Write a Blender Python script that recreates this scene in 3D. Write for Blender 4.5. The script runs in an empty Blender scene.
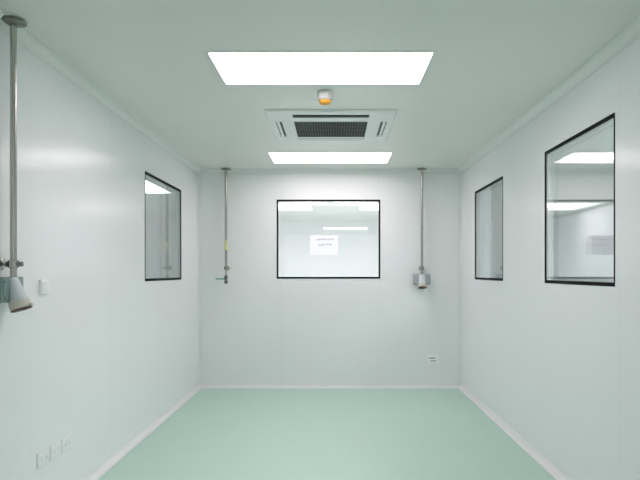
import bpy, bmesh, math, random
from mathutils import Vector, Matrix

random.seed(7)
sc = bpy.context.scene
col = sc.collection

# ------------------------------------------------------------------ dimensions (metres)
CAM_H = 1.365
CEIL = 2.576
XL, XR = -1.597, 1.503          # room faces of the side walls
YB, YF = 7.08, -5.0             # room faces of the back wall and of the wall behind the camera
YR = 14.2                       # end wall of the rooms behind the panes
TH = 0.05                       # sandwich panel thickness
WZ0, WZ1 = 1.286, 2.219         # window sill / head

# ------------------------------------------------------------------ materials
def new_mat(name):
    m = bpy.data.materials.new(name)
    m.use_nodes = True
    nt = m.node_tree
    nt.nodes.clear()
    out = nt.nodes.new('ShaderNodeOutputMaterial')
    return m, nt, out

def principled(name, rgb, rough=0.5, metal=0.0, spec=0.5, noise=0.0, nscale=8.0, coat=0.0):
    m, nt, out = new_mat(name)
    b = nt.nodes.new('ShaderNodeBsdfPrincipled')
    b.inputs['Base Color'].default_value = (*rgb, 1)
    b.inputs['Roughness'].default_value = rough
    b.inputs['Metallic'].default_value = metal
    b.inputs['Specular IOR Level'].default_value = spec
    b.inputs['Coat Weight'].default_value = coat
    b.inputs['Coat Roughness'].default_value = 0.12
    if noise > 0:
        tc = nt.nodes.new('ShaderNodeTexCoord')
        n = nt.nodes.new('ShaderNodeTexNoise')
        n.inputs['Scale'].default_value = nscale
        n.inputs['Detail'].default_value = 4
        nt.links.new(tc.outputs['Object'], n.inputs['Vector'])
        mx = nt.nodes.new('ShaderNodeMix'); mx.data_type = 'RGBA'
        mx.inputs['A'].default_value = (*[c * (1 - noise) for c in rgb], 1)
        mx.inputs['B'].default_value = (*[min(1, c * (1 + noise)) for c in rgb], 1)
        nt.links.new(n.outputs['Fac'], mx.inputs['Factor'])
        nt.links.new(mx.outputs['Result'], b.inputs['Base Color'])
    nt.links.new(b.outputs[0], out.inputs[0])
    return m

def panel_mat(name, rgb, rough, axes, seam=0.80, spec=0.5):
    """painted sandwich panel with fine joint lines; axes = [(axis, spacing, offset)]"""
    m, nt, out = new_mat(name)
    b = nt.nodes.new('ShaderNodeBsdfPrincipled')
    b.inputs['Roughness'].default_value = rough
    b.inputs['Specular IOR Level'].default_value = spec
    tc = nt.nodes.new('ShaderNodeTexCoord')
    sx = nt.nodes.new('ShaderNodeSeparateXYZ')
    nt.links.new(tc.outputs['Object'], sx.inputs[0])
    last = None
    def math_node(op, a, bv):
        n = nt.nodes.new('ShaderNodeMath'); n.operation = op
        for i, v in enumerate((a, bv)):
            if v is None: continue
            if isinstance(v, (int, float)): n.inputs[i].default_value = v
            else: nt.links.new(v, n.inputs[i])
        return n.outputs[0]
    for ax, sp, off in axes:
        v = math_node('ADD', sx.outputs[ax], -off + 1000 * sp + sp / 2)
        v = math_node('MODULO', v, sp)
        v = math_node('SUBTRACT', v, sp / 2)
        v = math_node('ABSOLUTE', v, None)
        v = math_node('LESS_THAN', v, 0.0022)
        last = v if last is None else math_node('MAXIMUM', last, v)
    n = nt.nodes.new('ShaderNodeTexNoise')
    n.inputs['Scale'].default_value = 1.3
    n.inputs['Detail'].default_value = 3
    nt.links.new(tc.outputs['Object'], n.inputs['Vector'])
    m0 = nt.nodes.new('ShaderNodeMix'); m0.data_type = 'RGBA'
    m0.inputs['A'].default_value = (*[c * 0.985 for c in rgb], 1)
    m0.inputs['B'].default_value = (*[min(1, c * 1.015) for c in rgb], 1)
    nt.links.new(n.outputs['Fac'], m0.inputs['Factor'])
    mx = nt.nodes.new('ShaderNodeMix'); mx.data_type = 'RGBA'
    mx.inputs['B'].default_value = (*[c * seam for c in rgb], 1)
    nt.links.new(m0.outputs['Result'], mx.inputs['A'])
    nt.links.new(last, mx.inputs['Factor'])
    nt.links.new(mx.outputs['Result'], b.inputs['Base Color'])
    nt.links.new(b.outputs[0], out.inputs[0])
    return m

def emit_mat(name, rgb, strength):
    m, nt, out = new_mat(name)
    e = nt.nodes.new('ShaderNodeEmission')
    e.inputs[0].default_value = (*rgb, 1)
    e.inputs[1].default_value = strength
    nt.links.new(e.outputs[0], out.inputs[0])
    return m

def paper_mat(name, rgb):
    """thin paper: reflects from the front and lets light through from behind"""
    m, nt, out = new_mat(name)
    d = nt.nodes.new('ShaderNodeBsdfDiffuse'); d.inputs[0].default_value = (*rgb, 1)
    t = nt.nodes.new('ShaderNodeBsdfTranslucent'); t.inputs[0].default_value = (*rgb, 1)
    mx = nt.nodes.new('ShaderNodeMixShader'); mx.inputs[0].default_value = 0.5
    nt.links.new(d.outputs[0], mx.inputs[1]); nt.links.new(t.outputs[0], mx.inputs[2])
    nt.links.new(mx.outputs[0], out.inputs[0])
    return m

def glass_mat(name, tint):
    """clear sheet glass: Fresnel mirror over a see-through body"""
    m, nt, out = new_mat(name)
    geo = nt.nodes.new('ShaderNodeNewGeometry')
    ior = nt.nodes.new('ShaderNodeMix'); ior.data_type = 'FLOAT'
    ior.inputs['A'].default_value = 1.5
    ior.inputs['B'].default_value = 1 / 1.5
    nt.links.new(geo.outputs['Backfacing'], ior.inputs['Factor'])
    fr = nt.nodes.new('ShaderNodeFresnel')
    nt.links.new(ior.outputs['Result'], fr.inputs['IOR'])
    tr = nt.nodes.new('ShaderNodeBsdfTransparent')
    tr.inputs[0].default_value = (*tint, 1)
    gl = nt.nodes.new('ShaderNodeBsdfGlossy')
    gl.inputs['Roughness'].default_value = 0.0
    gl.inputs['Color'].default_value = (1, 1, 1, 1)
    mx = nt.nodes.new('ShaderNodeMixShader')
    nt.links.new(fr.outputs[0], mx.inputs[0])
    nt.links.new(tr.outputs[0], mx.inputs[1])
    nt.links.new(gl.outputs[0], mx.inputs[2])
    nt.links.new(mx.outputs[0], out.inputs[0])
    return m

WALL = (0.875, 0.890, 0.897)
M = {
    'wall_side': panel_mat('wall panel side', WALL, 0.21, [('Y', 1.15, 3.158)], 0.92, 0.60),
    'wall_back': panel_mat('wall panel back', WALL, 0.30, [('X', 1.15, -0.62)], 0.92, 0.25),
    'ceiling': panel_mat('ceiling panel', (0.785, 0.81, 0.762), 0.30, [('X', 1.15, 0.22), ('Y', 2.95, 2.81)], 0.95),
    'cove': principled('cove pvc', (0.84, 0.83, 0.84), 0.35),
    'ceiling_cove': principled('ceiling cove pvc', (0.80, 0.83, 0.81), 0.35),
    'floor': principled('mint epoxy', (0.535, 0.715, 0.63), 0.5, spec=0.25, noise=0.02, nscale=2.0),
    'floor_next': principled('pale vinyl', (0.69, 0.755, 0.735), 0.4, noise=0.02, nscale=2.0),
    'lamp': emit_mat('lamp diffuser', (1.11, 0.98, 1.035), 8.0),
    'lamp_entry': emit_mat('lamp diffuser, entry end', (1.11, 0.98, 1.035), 10.8),
    'lamp_far': emit_mat('lamp diffuser, far end', (1.11, 0.985, 1.035), 7.2),
    'lamp_next': emit_mat('lamp diffuser, side rooms', (1.02, 1.0, 1.04), 16.5),
    'lamp_frame': principled('lamp frame white', (0.78, 0.80, 0.79), 0.4),
    'white_plastic': principled('white plastic', (0.93, 0.935, 0.935), 0.35),
    'unit_white': principled('unit white', (0.86, 0.88, 0.87), 0.4),
    'detector': principled('detector ivory', (0.62, 0.65, 0.63), 0.45),
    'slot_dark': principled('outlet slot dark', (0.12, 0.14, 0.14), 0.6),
    'dark': principled('dark void', (0.04, 0.055, 0.05), 0.6),
    'grille': principled('grille grey', (0.10, 0.12, 0.115), 0.5),
    'slot_edge': principled('pin hole grey', (0.50, 0.52, 0.52), 0.6),
    'steel': principled('brushed steel', (0.47, 0.46, 0.43), 0.26, metal=1.0, noise=0.05, nscale=40),
    'dark_steel': principled('dark steel', (0.20, 0.20, 0.19), 0.4, metal=1.0),
    'flange': principled('flange grey', (0.26, 0.27, 0.23), 0.45, metal=0.5),
    'box_grey': principled('socket box grey green', (0.20, 0.29, 0.275), 0.45),
    'box_pale': principled('socket box pale grey', (0.37, 0.41, 0.43), 0.45),
    'socket_grey': principled('socket pale grey', (0.66, 0.70, 0.74), 0.4),
    'socket_rim': principled('socket beige rim', (0.66, 0.62, 0.54), 0.5),
    'socket_mouth': principled('socket red brown mouth', (0.10, 0.045, 0.035), 0.6),
    'green': principled('green handle', (0.08, 0.36, 0.24), 0.4),
    'yellow': principled('yellow tag', (0.70, 0.69, 0.36), 0.6),
    'amber': principled('amber lens', (0.85, 0.42, 0.06), 0.3),
    'black': principled('black window gasket', (0.008, 0.012, 0.012), 0.7, spec=0.12),
    'spacer': principled('aluminium spacer', (0.62, 0.66, 0.65), 0.4),
    'glass': glass_mat('window glass', (0.972, 0.987, 0.983)),
    'paper': paper_mat('notice paper', (0.95, 0.95, 0.98)),
    'ink': principled('notice ink', (0.36, 0.36, 0.46), 0.8),
}

# ------------------------------------------------------------------ mesh builder
class MB:
    def __init__(self): self.bm = bmesh.new()
    def _merge(self, b2):
        me = bpy.data.meshes.new('tmp'); b2.to_mesh(me); b2.free()
        self.bm.from_mesh(me); bpy.data.meshes.remove(me)
    def box(self, a, b, bev=0.0, rot=None, seg=2):
        b2 = bmesh.new()
        bmesh.ops.create_cube(b2, size=1)
        c = [(a[i] + b[i]) / 2 for i in range(3)]; s = [abs(b[i] - a[i]) for i in range(3)]
        bmesh.ops.scale(b2, vec=s, verts=b2.verts)
        if bev > 0:
            bmesh.ops.bevel(b2, geom=list(b2.edges), offset=min(bev, min(s) * 0.45), segments=seg, profile=0.5, affect='EDGES')
        if rot is not None: bmesh.ops.transform(b2, matrix=rot, verts=b2.verts)
        bmesh.ops.translate(b2, vec=c, verts=b2.verts)
        self._merge(b2); return self
    def lathe(self, prof, origin=(0, 0, 0), axis=(0, 0, 1), n=32):
        """prof = [(r, h)] swept round axis through origin, closed at both ends"""
        ax = Vector(axis).normalized()
        q = Vector((0, 0, 1)).rotation_difference(ax).to_matrix().to_4x4()
        mt = Matrix.Translation(Vector(origin)) @ q
        b2 = bmesh.new(); rings = []
        for r, h in prof:
            rings.append([b2.verts.new(mt @ Vector((r * math.cos(2 * math.pi * k / n), r * math.sin(2 * math.pi * k / n), h))) for k in range(n)])
        for i in range(len(rings) - 1):
            for k in range(n):
                f = b2.faces.new((rings[i][k], rings[i][(k + 1) % n], rings[i + 1][(k + 1) % n], rings[i + 1][k]))
                f.smooth = True
        b2.faces.new(rings[0][::-1]); b2.faces.new(rings[-1])
        bmesh.ops.recalc_face_normals(b2, faces=b2.faces)
        self._merge(b2); return self
    def tube(self, p0, p1, r, r1=None, n=24):
        p0, p1 = Vector(p0), Vector(p1); L = (p1 - p0).length
        r1 = r if r1 is None else r1
        e = min(r, r1) * 0.12
        return self.lathe([(r - e, 0), (r, e), (r1, L - e), (r1 - e, L)], p0, p1 - p0, n)
    def build(self, name, mat, parent=None, loc=(0, 0, 0), bevel=None):
        me = bpy.data.meshes.new(name)
        self.bm.to_mesh(me); self.bm.free()
        me.materials.append(mat)
        o = bpy.data.objects.new(name, me); o.location = loc
        col.objects.link(o)
        if parent: o.parent = parent
        for p in me.polygons:
            if p.use_smooth:
                me.set_sharp_from_angle(angle=math.radians(40)); break
        return o

def empty(name, loc, label=None, cat=None, group=None, rz=0.0):
    o = bpy.data.objects.new(name, None); o.location = loc; o.rotation_euler = (0, 0, rz)
    o.empty_display_size = 0.1
    col.objects.link(o)
    return tag(o, label, cat, group)
def tag(o, label=None, cat=None, group=None):
    if label: o['label'] = label
    if cat: o['category'] = cat
    if group: o['group'] = group
    return o
def struct(o, label=None, cat=None):
    o['kind'] = 'structure'
    return tag(o, label, cat)

# ------------------------------------------------------------------ room shell
def wall(name, axis, face, thick, u0, u1, holes, mat, label, z0=0.0, z1=CEIL):
    """a panel wall with real openings. axis 'x': plane x = face, runs along y; 'y': plane y = face, runs along x"""
    us = sorted({u0, u1, *[h[0] for h in holes], *[h[1] for h in holes]})
    vs = sorted({z0, z1, *[h[2] for h in holes], *[h[3] for h in holes]})
    def solid(i, j):
        if not (0 <= i < len(us) - 1 and 0 <= j < len(vs) - 1): return False
        cu, cv = (us[i] + us[i + 1]) / 2, (vs[j] + vs[j + 1]) / 2
        return not any(h[0] < cu < h[1] and h[2] < cv < h[3] for h in holes)
    bm = bmesh.new(); cache = {}
    def V(i, j, s):
        k = (i, j, s)
        if k not in cache:
            d = face + (thick if s else 0)
            cache[k] = bm.verts.new((d, us[i], vs[j]) if axis == 'x' else (us[i], d, vs[j]))
        return cache[k]
    for i in range(len(us) - 1):
        for j in range(len(vs) - 1):
            if not solid(i, j): continue
            for s in (0, 1):
                bm.faces.new((V(i, j, s), V(i + 1, j, s), V(i + 1, j + 1, s), V(i, j + 1, s)))
            for (di, dj, a, b) in ((-1, 0, (i, j), (i, j + 1)), (1, 0, (i + 1, j), (i + 1, j + 1)), (0, -1, (i, j), (i + 1, j)), (0, 1, (i, j + 1), (i + 1, j + 1))):
                if not solid(i + di, j + dj):
                    bm.faces.new((V(*a, 0), V(*b, 0), V(*b, 1), V(*a, 1)))
    bmesh.ops.recalc_face_normals(bm, faces=bm.faces)
    mb = MB(); mb.bm.free(); mb.bm = bm
    return struct(mb.build(name, mat), label, 'wall')

WL = (5.066, 6.262)      # left wall window, along y
WRF = (5.335, 6.393)     # right wall far window
WRN = (3.209, 4.274)     # right wall near window
WB = (-0.676, 0.546)     # back wall window, along x

wall('wall_left', 'x', XL, -TH, YF, YB, [(*WL, WZ0, WZ1)], M['wall_side'], 'white panel wall on the left with one window and a tall steel pole')
wall('wall_right', 'x', XR, TH, YF, YB, [(*WRN, WZ0, WZ1), (*WRF, WZ0, WZ1)], M['wall_side'], 'white panel wall on the right with two windows')
wall('wall_back', 'y', YB, TH, -1.85, 1.85, [(*WB, WZ0, WZ1)], M['wall_back'], 'white panel wall at the far end with one black-edged window')
wall('wall_front', 'y', YF, -TH, -5.0, 5.0, [], M['wall_back'], 'white panel wall behind the viewer')
# neighbouring rooms that show through the panes: the wall_back panel ends at the neighbour partitions
XP = 1.80

wall('wall_rear_left', 'x', -XP, -TH, YB + TH, YR, [], M['wall_side'], 'white partition wall left of the room beyond the far window')
wall('wall_rear_right', 'x', XP, TH, YB + TH, YR, [], M['wall_side'], 'white partition wall right of the room beyond the far window')
wall('wall_rear', 'y', YR, TH, -5.0, 5.0, [], M['wall_back'], 'white end wall of the room beyond the far window')
wall('wall_outer_left', 'x', -5.0, -TH, YF, YR, [], M['wall_side'], 'white outer wall of the room beyond the left window')
wall('wall_outer_right', 'x', 5.0, TH, YF, YR, [], M['wall_side'], 'white outer wall of the room beyond the right windows')
struct(MB().box((XL - TH, YF - TH, -0.10), (XR + TH, YB + TH, 0.0)).build('floor', M['floor']), 'mint green seamless epoxy floor', 'floor')
struct(MB().box((-5.05, YF - TH, -0.10), (XL - TH, YB + TH, 0.0)).build('floor_side_left', M['floor_next']), 'pale grey floor of the room beyond the left window', 'floor')
struct(MB().box((XR + TH, YF - TH, -0.10), (5.05, YB + TH, 0.0)).build('floor_side_right', M['floor_next']), 'pale grey floor of the room beyond the right windows', 'floor')
struct(MB().box((-5.05, YB + TH, -0.10), (5.05, YR + TH, 0.0)).build('floor_rear', M['floor_next']), 'pale grey floor of the room beyond the far window', 'floor')

# coves: quarter-round strips (concave) with a thin lip
def cove(name, a, b, nx, nz, r, mat, label, seg=8):
    """strip from a to b (points on the corner line); nx = horizontal unit into the room, nz = unit along the other face"""
    a, b, nx, nz = Vector(a), Vector(b), Vector(nx), Vector(nz)
    prof = [Vector((0, 0)), Vector((r, 0)), Vector((r, 0.003))]
    prof = [(0, 0), (r, 0)] + [(r + 0.0 - (r - 0.004) * math.sin(t) , r - (r - 0.004) * math.cos(t)) for t in [i / seg * math.pi / 2 for i in range(seg + 1)]] + [(0, r)]
    bm = bmesh.new()
    rows = [[bm.verts.new(p + nx * u + nz * v) for u, v in prof] for p in (a, b)]
    n = len(prof)
    for k in range(n):
        f = bm.faces.new((rows[0][k], rows[0][(k + 1) % n], rows[1][(k + 1) % n], rows[1][k]))
        f.smooth = 2 <= k < n - 2
    bm.faces.new(rows[0]); bm.faces.new(rows[1][::-1])
    bmesh.ops.recalc_face_normals(bm, faces=bm.faces)
    mb = MB(); mb.bm.free(); mb.bm = bm
    return struct(mb.build(name, mat), label, 'trim')
R = 0.045
cove('baseboard_left', (XL, YF, 0), (XL, YB, 0), (1, 0, 0), (0, 0, 1), R, M['cove'], 'white curved cove strip along the foot of the left wall')
cove('baseboard_right', (XR, YF, 0), (XR, YB, 0), (-1, 0, 0), (0, 0, 1), R, M['cove'], 'white curved cove strip along the foot of the right wall')
cove('baseboard_back', (XL, YB, 0), (XR, YB, 0), (0, -1, 0), (0, 0, 1), R, M['cove'], 'white curved cove strip along the foot of the far wall')
cove('trim_1', (XL, YF, CEIL), (XL, YB, CEIL), (1, 0, 0), (0, 0, -1), 0.055, M['ceiling_cove'], 'pale cove strip where left wall meets ceiling')
cove('trim_2', (XR, YF, CEIL), (XR, YB, CEIL), (-1, 0, 0), (0, 0, -1), 0.055, M['ceiling_cove'], 'pale cove strip where right wall meets ceiling')
cove('trim_3', (XL, YB, CEIL), (XR, YB, CEIL), (0, -1, 0), (0, 0, -1), 0.055, M['ceiling_cove'], 'pale cove strip where far wall meets ceiling')
cove('trim_4', (XL, YB, 0), (XL, YB, CEIL), (1, 0, 0), (0, -1, 0), 0.03, M['ceiling_cove'], 'pale upright cove strip in the far left corner')
cove('trim_5', (XR, YB, 0), (XR, YB, CEIL), (-1, 0, 0), (0, -1, 0), 0.03, M['ceiling_cove'], 'pale upright cove strip in the far right corner')

# ------------------------------------------------------------------ windows
def ring(mb, w0, w1, z0, z1, d0, d1, wid, axis, side=None):
    sw = side or wid
    def bx(u0, u1, v0, v1):
        if axis == 'x': mb.box((d0, u0, v0), (d1, u1, v1))
        else: mb.box((u0, d0, v0), (u1, d1, v1))
    bx(w0, w1, z1 - wid, z1); bx(w0, w1, z0, z0 + wid)
    bx(w0, w0 + sw, z0 + wid, z1 - wid); bx(w1 - sw, w1, z0 + wid, z1 - wid)
def window(name, axis, face, sgn, w, label):
    """sgn = direction from the room into the wall"""
    c = (w[0] + w[1]) / 2; hw = (w[1] - w[0]) / 2; hz = (WZ1 - WZ0) / 2
    loc = (face, c, WZ0) if axis == 'x' else (c, face, WZ0)
    e = struct(empty(name, loc), label, 'window')
    def dd(a, b): return (min(sgn * a, sgn * b), max(sgn * a, sgn * b))
    mb = MB(); ring(mb, -hw, hw, 0, 2 * hz, *dd(-0.003, 0.004), 0.022, axis, 0.009 if axis == 'x' else 0.020); mb.build('frame', M['black'], e)
    mb = MB(); ring(mb, -hw, hw, 0, 2 * hz, *dd(TH - 0.004, TH + 0.003), 0.012, axis); mb.build('rear_frame', M['spacer'], e)
    mb = MB(); ring(mb, -hw, hw, 0, 2 * hz, *dd(0.011, TH - 0.011), 0.014, axis); mb.build('spacer', M['spacer'], e)
    for a, b in ((0.004, 0.010), (TH - 0.010, TH - 0.004)):
        d = dd(a, b); mb = MB(); q = 0.002
        if axis == 'x': mb.box((d[0], -hw + q, q), (d[1], hw - q, 2 * hz - q))
        else: mb.box((-hw + q, d[0], q), (hw - q, d[1], 2 * hz - q))
        mb.build('glass_pane', M['glass'], e)
    return e
window('window_1', 'x', XL, -1, WL, 'black-edged double-glazed window in the left wall')
window('window_2', 'y', YB, 1, WB, 'black-edged window with a paper notice in the far wall')
window('window_3', 'x', XR, 1, WRF, 'smaller-looking farther black-edged window in the right wall')
window('window_4', 'x', XR, 1, WRN, 'nearer black-edged window in the right wall reflecting a ceiling light')

# notice taped to the pane
n = empty('paper_notice', (-0.118, YB + 0.0035, 1.566), 'small white paper notice with two faint lines of text on the far window', 'notice')
MB().box((-0.165, -0.0015, 0), (0.165, 0, 0.230)).build('sheet', M['paper'], n)
for x0, x1, zc, s in ((-0.098, 0.110, 0.184, 0.026), (-0.076, 0.085, 0.120, 0.026)):
    mb = MB(); x = x0
    while x < x1:
        w = random.uniform(0.012, 0.022)
        if random.random() < 0.12: x += 0.012; continue
        for k in range(3):
            a = random.uniform(0, w * 0.8); z = zc + random.uniform(-s / 2, s / 2) * 0.8
            if random.random() < 0.5: mb.box((x + a, -0.002, zc - s * 0.45), (x + a + 0.0045, -0.0014, zc + s * random.uniform(0.1, 0.45)))
            else: mb.box((x, -0.0019, z), (x + w, -0.0014, z + 0.0045))
        x += w + 0.005
    mb.build('text_line', M['ink'], n)

# ------------------------------------------------------------------ ceiling panel lights
OPEN = []
REC = 0.045
def light(x0, x1, y0, y1, label, frame=0.018, glow='lamp'):
    OPEN.append((x0, x1, y0, y1))
    cx, cy = (x0 + x1) / 2, (y0 + y1) / 2; hx, hy = (x1 - x0) / 2, (y1 - y0) / 2
    e = empty('ceiling_light', (cx, cy, CEIL), label, 'ceiling light', 'flat white ceiling panel lights')
    mb = MB(); f = frame; t = 0.004
    ring_h = lambda a, b, z0, z1: (mb.box((-hx - a, -hy - a, z0), (hx + a, -hy + b, z1)), mb.box((-hx - a, hy - b, z0), (hx + a, hy + a, z1)),
                                   mb.box((-hx - a, -hy + b, z0), (-hx + b, hy - b, z1)), mb.box((hx - b, -hy + b, z0), (hx + a, hy - b, z1)))
    ring_h(f, t, -0.003, -0.0002)                 # trim lip under the ceiling
    ring_h(-0.001, t, -0.0002, REC + 0.02)        # upstand inside the opening
    mb.build('frame', M['lamp_frame'], e)
    MB().box((-hx + t, -hy + t, REC), (hx - t, hy - t, REC + 0.012)).build('diffuser', M[glow], e)
    return e
light(-0.699, 0.551, 3.303, 3.865, 'larger nearer flat white ceiling panel light in front of the smoke detector')
light(-0.668, 0.592, 6.08, 6.666, 'flat white ceiling panel light beyond the air conditioner near the far wall', glow='lamp_far')
light(-0.306, 0.946, -3.00, -2.13, 'flat white ceiling panel light reflected as thin bar in the far window', glow='lamp_entry')
light(-1.65, -0.42, 10.53, 11.72, 'flat white ceiling light at upper left beyond the far window')
light(0.49, 1.70, 10.53, 11.72, 'flat white ceiling light at upper right beyond the far window')
light(-0.8, 0.8, 8.0, 9.2, 'flat white ceiling light just behind the far window wall')  # added fill, out of view, lifts the brightness seen through the far window
light(-3.10, -2.49, 7.95, 9.20, 'white ceiling panel light beyond the left window', glow='lamp_next')
light(-4.2, -3.0, 2.6, 3.2, 'white ceiling panel light deep in the room beyond the left window', glow='lamp_next')  # added out of view to brighten the left neighbour room
light(2.4, 3.6, 3.2, 4.4, 'white ceiling panel light beyond the nearer right window', glow='lamp_next')  # added where neither pane shows it, to brighten the right neighbour room
light(3.08, 3.33, 9.6, 10.8, 'white ceiling panel light beyond the farther right window', glow='lamp_next')  # added fill, tucked into the blind gap between the right windows
# the ceiling slab, open where each light sits
def slab(holes, x0, x1, y0, y1, z0, z1):
    us = sorted({x0, x1, *[h[0] for h in holes], *[h[1] for h in holes]})
    vs = sorted({y0, y1, *[h[2] for h in holes], *[h[3] for h in holes]})
    bm = bmesh.new(); cache = {}
    def V(i, j, q):
        if (i, j, q) not in cache: cache[(i, j, q)] = bm.verts.new((us[i], vs[j], z1 if q else z0))
        return cache[(i, j, q)]
    def solid(i, j):
        if not (0 <= i < len(us) - 1 and 0 <= j < len(vs) - 1): return False
        cu, cv = (us[i] + us[i + 1]) / 2, (vs[j] + vs[j + 1]) / 2
        return not any(h[0] < cu < h[1] and h[2] < cv < h[3] for h in holes)
    for i in range(len(us) - 1):
        for j in range(len(vs) - 1):
            if not solid(i, j): continue
            for q in (0, 1): bm.faces.new((V(i, j, q), V(i + 1, j, q), V(i + 1, j + 1, q), V(i, j + 1, q)))
            for (di, dj, a, b) in ((-1, 0, (i, j), (i, j + 1)), (1, 0, (i + 1, j), (i + 1, j + 1)), (0, -1, (i, j), (i + 1, j)), (0, 1, (i, j + 1), (i + 1, j + 1))):
                if not solid(i + di, j + dj): bm.faces.new((V(*a, 0), V(*b, 0), V(*b, 1), V(*a, 1)))
    bmesh.ops.recalc_face_normals(bm, faces=bm.faces)
    mb = MB(); mb.bm.free(); mb.bm = bm
    return mb
struct(slab(OPEN, -5.05, 5.05, YF - TH, YR + TH, CEIL, CEIL + 0.08).build('ceiling', M['ceiling']), 'pale grey green panel ceiling', 'ceiling')

# ------------------------------------------------------------------ ceiling cassette air conditioner
acx, acy = -0.022, 4.987
ac = empty('air_conditioner', (acx, acy, CEIL), 'square white ceiling cassette air conditioner with dark central grille', 'air conditioner')
H = 0.505; HD = 0.516; D = 0.016
def plate_with_slots():
    xs = [-H, -0.445, -0.395, -0.298, 0.292, 0.395, 0.445, H]
    ys = [-HD, -0.425, -0.325, -0.213, 0.315, 0.385, 0.455, HD]
    # openings in cell indices
    open_ = set()
    for i in (3,): open_.update({(i, 1), (i, 3), (i, 5)})
    for i in (1, 5): open_.add((i, 3))
    bm = bmesh.new(); cache = {}
    def V(i, j, s):
        if (i, j, s) not in cache:
            x, y = xs[i], ys[j]
            z = -D if s == 0 else -0.002
            if s == 0 and i in (0, 7): x *= 0.96
            if s == 0 and j in (0, 7): y *= 0.96
            cache[(i, j, s)] = bm.verts.new((x, y, z))
        return cache[(i, j, s)]
    def solid(i, j): return 0 <= i < 7 and 0 <= j < 7 and (i, j) not in open_
    for i in range(7):
        for j in range(7):
            if not solid(i, j): continue
            for s in (0, 1): bm.faces.new((V(i, j, s), V(i + 1, j, s), V(i + 1, j + 1, s), V(i, j + 1, s)))
            for di, dj, a, b in ((-1, 0, (i, j), (i, j + 1)), (1, 0, (i + 1, j), (i + 1, j + 1)), (0, -1, (i, j), (i + 1, j)), (0, 1, (i, j + 1), (i + 1, j + 1))):
                if not solid(i + di, j + dj): bm.faces.new((V(*a, 0), V(*b, 0), V(*b, 1), V(*a, 1)))
    bmesh.ops.recalc_face_normals(bm, faces=bm.faces)
    mb = MB(); mb.bm.free(); mb.bm = bm
    return mb
plate_with_slots().build('fascia', M['unit_white'], ac)
MB().box((-H * 0.96, -HD * 0.96, -0.0035), (H * 0.96, HD * 0.96, -0.0005)).build('cavity', M['dark'], ac)
# return-air grille: egg-crate of bars
mb = MB()
for k in range(27):
    x = -0.294 + 0.582 * k / 26
    mb.box((x - 0.0028, -0.209, -D - 0.002), (x + 0.0028, 0.311, -D + 0.010))
for k in range(5):
    y = -0.206 + 0.513 * k / 4
    mb.box((-0.296, y - 0.004, -D - 0.003), (0.290, y + 0.004, -D + 0.010))
mb.build('return_grille', M['grille'], ac)
# outlet flaps
MB().box((-0.290, -0.014, -0.002), (0.285, 0.014, 0.002), 0.001, Matrix.Rotation(math.radians(8), 4, 'X')).build('flap', M['unit_white'], ac, (0, -0.338, -D - 0.001))
MB().box((-0.294, -0.030, -0.002), (0.288, 0.030, 0.002), 0.001, Matrix.Rotation(math.radians(6), 4, 'X')).build('flap', M['unit_white'], ac, (0, 0.420, -D + 0.001))
for s in (-1, 1):
    MB().box((-0.011, -0.212, -0.002), (0.011, 0.313, 0.002), 0.001, Matrix.Rotation(math.radians(12 * s), 4, 'Y')).build('flap', M['unit_white'], ac, (s * 0.425, 0, -D + 0.002))

# ------------------------------------------------------------------ smoke detector
sd = empty('smoke_detector', (-0.060, 4.03, CEIL), 'round white smoke detector with amber lens on the ceiling between light and air conditioner', 'smoke detector')
MB().lathe([(0.056, 0), (0.056, -0.018), (0.054, -0.022), (0.054, -0.050), (0.049, -0.058)]).build('base', M['detector'], sd)
MB().lathe([(0.040, -0.058), (0.041, -0.064), (0.039, -0.076), (0.030, -0.084), (0.012, -0.088)]).build('amber_lens', M['amber'], sd)['label'] = 'amber orange lens'

# ------------------------------------------------------------------ service poles
def flange(mb, r=0.058):
    mb.lathe([(0.020, 0), (0.020, -0.010), (r - 0.003, -0.010), (r, -0.0115), (r, -0.015), (r - 0.003, -0.0165), (0.022, -0.0175), (0.0165, -0.022)])
def bracket(e, gap, z, k=1.0):
    """standoff clamp: bar from the wall (x = -gap) through a clamp on the pole to a short end cap"""
    mb = MB()
    mb.tube((-gap, 0, z), (0.026, 0, z), 0.0075)
    mb.lathe([(0.030, 0), (0.030, 0.004), (0.012, 0.010)], (-gap, 0, z), (1, 0, 0))
    b = mb.build('wall_bracket', M['steel'], e)
    MB().lathe([(0.020, -0.020), (0.0235, -0.017), (0.0235, 0.017), (0.020, 0.020)], (0, 0, z)).build('clamp', M['steel'], b)
    MB().tube((0.022, 0, z), (0.044, 0, z), 0.012 * k).build('end_cap', M['dark_steel'], b)
    MB().tube((-0.036, 0, z), (-0.022, 0, z), 0.014).build('lock_nut', M['dark_steel'], b)

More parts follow.
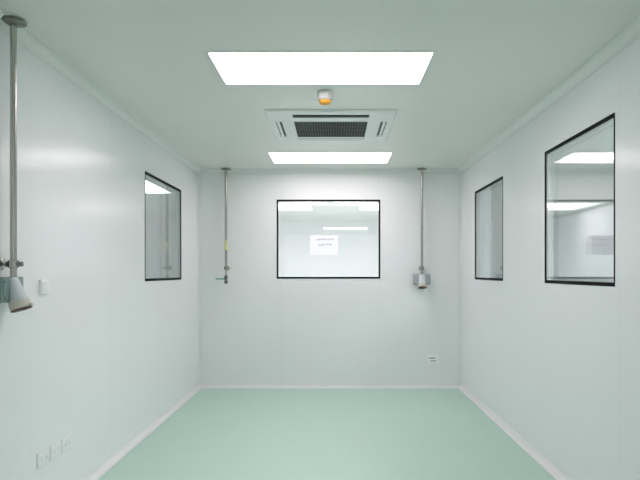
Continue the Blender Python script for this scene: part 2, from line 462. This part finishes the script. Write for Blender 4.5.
def socket_pole(x, y, rz, gap, label, ztop, zb0, zb1, box_back, paint):
    e = empty('socket_pole', (x, y, 0), label, 'socket pole', None, rz)
    mb = MB(); mb.tube((0, 0, zb1 - 0.02), (0, 0, CEIL - 0.006), 0.0155); mb.build('pole', M['steel'], e)
    mb = MB(); flange(mb); mb.build('ceiling_flange', M['flange'], e, (0, 0, CEIL))
    bracket(e, gap, ztop)
    mb = MB(); mb.box((-box_back, -0.100, zb0), (-0.002, 0.100, zb1), 0.006)
    bx = mb.build('socket_box', M[paint], e)
    MB().box((-0.002, -0.088, zb0 + 0.01), (0.002, 0.088, zb1 - 0.01), 0.002).build('cover_plate', M[paint], bx)
    for sy in (-1, 1):
        for zz in (zb0 + 0.022, zb1 - 0.022):
            MB().lathe([(0.006, 0), (0.006, 0.002), (0.003, 0.003)], (0.002, sy * 0.078, zz), (1, 0, 0), 12).build('screw', M['steel'], bx)
    # slanted socket barrel: hangs forward and down from the cover plate
    ax = Vector((0.37, 0, -0.93)).normalized()
    o = Vector((-0.012, 0, zb1 - 0.022))
    s = MB().lathe([(0.030, -0.012), (0.037, 0.0), (0.038, 0.05), (0.040, 0.085), (0.045, 0.100), (0.045, 0.112)], o, ax).build('socket', M['socket_grey'], e)
    tilt = Vector((0.30, 0, -0.954)).normalized()
    p = o + ax * 0.112
    MB().lathe([(0.044, -0.014), (0.047, -0.008), (0.049, 0.022), (0.047, 0.027), (0.038, 0.028)], p, tilt).build('rim', M['socket_rim'], s)
    MB().lathe([(0.038, 0.0285), (0.048, 0.0290), (0.049, 0.034), (0.043, 0.036)], p, tilt).build('mouth', M['socket_mouth'], s)
    # hinge lug of the lid
    MB().box((-0.012, -0.014, -0.006), (0.012, 0.014, 0.006), 0.003).build('lid_hinge', M['socket_rim'], s, tuple(p + Vector((0.054, 0, -0.006))))
    return e
socket_pole(-1.540, 2.883, 0.0, 0.059, 'tall steel pole by the left wall nearest the viewer with grey socket', 1.403, 1.221, 1.342, 0.058, 'box_grey')
socket_pole(1.027, 7.0, -math.pi / 2, 0.080, 'tall steel pole right of the far window ending in a grey socket box', 1.412, 1.215, 1.340, 0.060, 'box_pale')

gp = empty('gas_pipe', (-1.260, 7.0, 0), 'tall steel pipe left of the far window with yellow tag and green-handled tap', 'pipe', None, -math.pi / 2)
MB().tube((0, 0, 1.41), (0, 0, CEIL - 0.006), 0.0155).build('pipe', M['steel'], gp)
mb = MB(); flange(mb); mb.build('ceiling_flange', M['flange'], gp, (0, 0, CEIL))
bracket(gp, 0.080, 1.412, 1.4)
MB().lathe([(0.0165, 0), (0.0185, 0.003), (0.0185, 0.105), (0.0165, 0.108)], (0, 0, 1.620)).build('tag_sleeve', M['yellow'], gp)['label'] = 'yellow tag wrapped round the pipe'
MB().tube((0, 0, 1.315), (0, 0, 1.42), 0.009).build('thin_pipe', M['steel'], gp)
tp = MB().lathe([(0.010, 0.10), (0.020, 0.09), (0.020, 0.062), (0.014, 0.056), (0.014, 0.040), (0.021, 0.034), (0.021, 0.012), (0.012, 0.0)], (0, 0, 1.228)).build('tap', M['dark_steel'], gp)
mb = MB()
mb.tube((0, 0.0, 0), (0, -0.030, 0), 0.010)
mb.box((-0.010, -0.122, -0.007), (0.010, -0.026, 0.009), 0.005)
mb.build('green_handle', M['green'], tp, (0, 0, 1.284))['label'] = 'green lever handle'

# ------------------------------------------------------------------ switches and sockets on the walls
def plate(name, w, h, detail):
    """face towards local +x, base at the lower edge"""
    e = empty(name, (0, 0, 0))
    MB().box((0, -w / 2, 0), (0.010 if detail == 'socket' else 0.014, w / 2, h), 0.003).build('cover_plate', M['white_plastic'], e)
    if detail == 'switch':
        r = MB().box((0.012, -w * 0.36, h * 0.14), (0.0175, -0.001, h * 0.86), 0.002).build('rocker', M['white_plastic'], e)
        MB().box((0.012, 0.001, h * 0.14), (0.0175, w * 0.36, h * 0.86), 0.002).build('rocker', M['white_plastic'], e)
    elif detail == 'outlet':
        f = MB().box((0.012, -w * 0.34, h * 0.22), (0.016, w * 0.34, h * 0.80), 0.002).build('socket_face', M['white_plastic'], e)
        MB().box((0.0155, -w * 0.22, h * 0.56), (0.0165, w * 0.20, h * 0.66)).build('slot', M['slot_dark'], f)  # two dark strips painted in for the shadow lines on this plate
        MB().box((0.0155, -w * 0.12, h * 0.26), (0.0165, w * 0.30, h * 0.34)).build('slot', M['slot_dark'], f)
    else:
        for s in (-1, 1):
            f = MB().box((0.008, s * w * 0.22 - w * 0.17, h * 0.2), (0.012, s * w * 0.22 + w * 0.17, h * 0.8), 0.002).build('socket_face', M['white_plastic'], e)
            mb = MB()
            for q in (-1, 1):
                mb.box((0.0115, s * w * 0.22 + q * 0.008 - 0.0016, h * 0.36), (0.0124, s * w * 0.22 + q * 0.008 + 0.0016, h * 0.58))
            mb.box((0.0115, s * w * 0.22 - 0.003, h * 0.64), (0.0124, s * w * 0.22 + 0.003, h * 0.71))
            mb.build('pin_holes', M['slot_edge'], f)
    return e
def place(e, loc, rz, label, cat, group=None):
    e.location = loc; e.rotation_euler = (0, 0, rz)
    return tag(e, label, cat, group)
def dup(r):
    c = r.copy(); col.objects.link(c)
    for ch in list(r.children):
        d = ch.copy(); col.objects.link(d); d.parent = c
        for g in list(ch.children):
            k = g.copy(); col.objects.link(k); k.parent = d
    return c
place(plate('light_switch', 0.088, 0.082, 'switch'), (XL, 3.289, 1.242), 0, 'small square white switch on the left wall beside the nearest pole', 'switch')
base = plate('wall_socket', 0.124, 0.080, 'socket')
lab = ['low white socket plate on left wall nearest the viewer, first of three',
       'low white socket plate on left wall, middle of the three',
       'low white socket plate on left wall, last of three towards the window']
for k, y in enumerate((3.283, 3.433, 3.574)):
    e = base if k == 0 else dup(base)
    place(e, (XL, y, 0.306), 0, lab[k], 'socket', 'low sockets on the left wall')
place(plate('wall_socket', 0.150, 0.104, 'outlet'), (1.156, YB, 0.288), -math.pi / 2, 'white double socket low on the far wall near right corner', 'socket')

# ------------------------------------------------------------------ camera, world, view
cd = bpy.data.cameras.new('camera')
cd.sensor_width = 36.0; cd.lens = 600 / 640 * 36.0
cd.shift_x = -14 / 640; cd.shift_y = 32 / 640
cd.clip_start = 0.05
cam = bpy.data.objects.new('camera', cd)
cam.location = (0, 0, CAM_H); cam.rotation_euler = (math.pi / 2, 0, 0)
col.objects.link(cam); sc.camera = cam

w = bpy.data.worlds.new('world'); sc.world = w
w.use_nodes = True
w.node_tree.nodes['Background'].inputs[0].default_value = (0.8, 0.9, 0.85, 1)
w.node_tree.nodes['Background'].inputs[1].default_value = 0.0

sc.view_settings.view_transform = 'Standard'
sc.view_settings.look = 'None'
sc.view_settings.exposure = 0.0
sc.view_settings.gamma = 1.0
sc.view_settings.use_curve_mapping = False
sc.cycles.use_denoising = True
sc.cycles.max_bounces = 16
sc.cycles.diffuse_bounces = 8
sc.cycles.glossy_bounces = 8
sc.cycles.transparent_max_bounces = 24
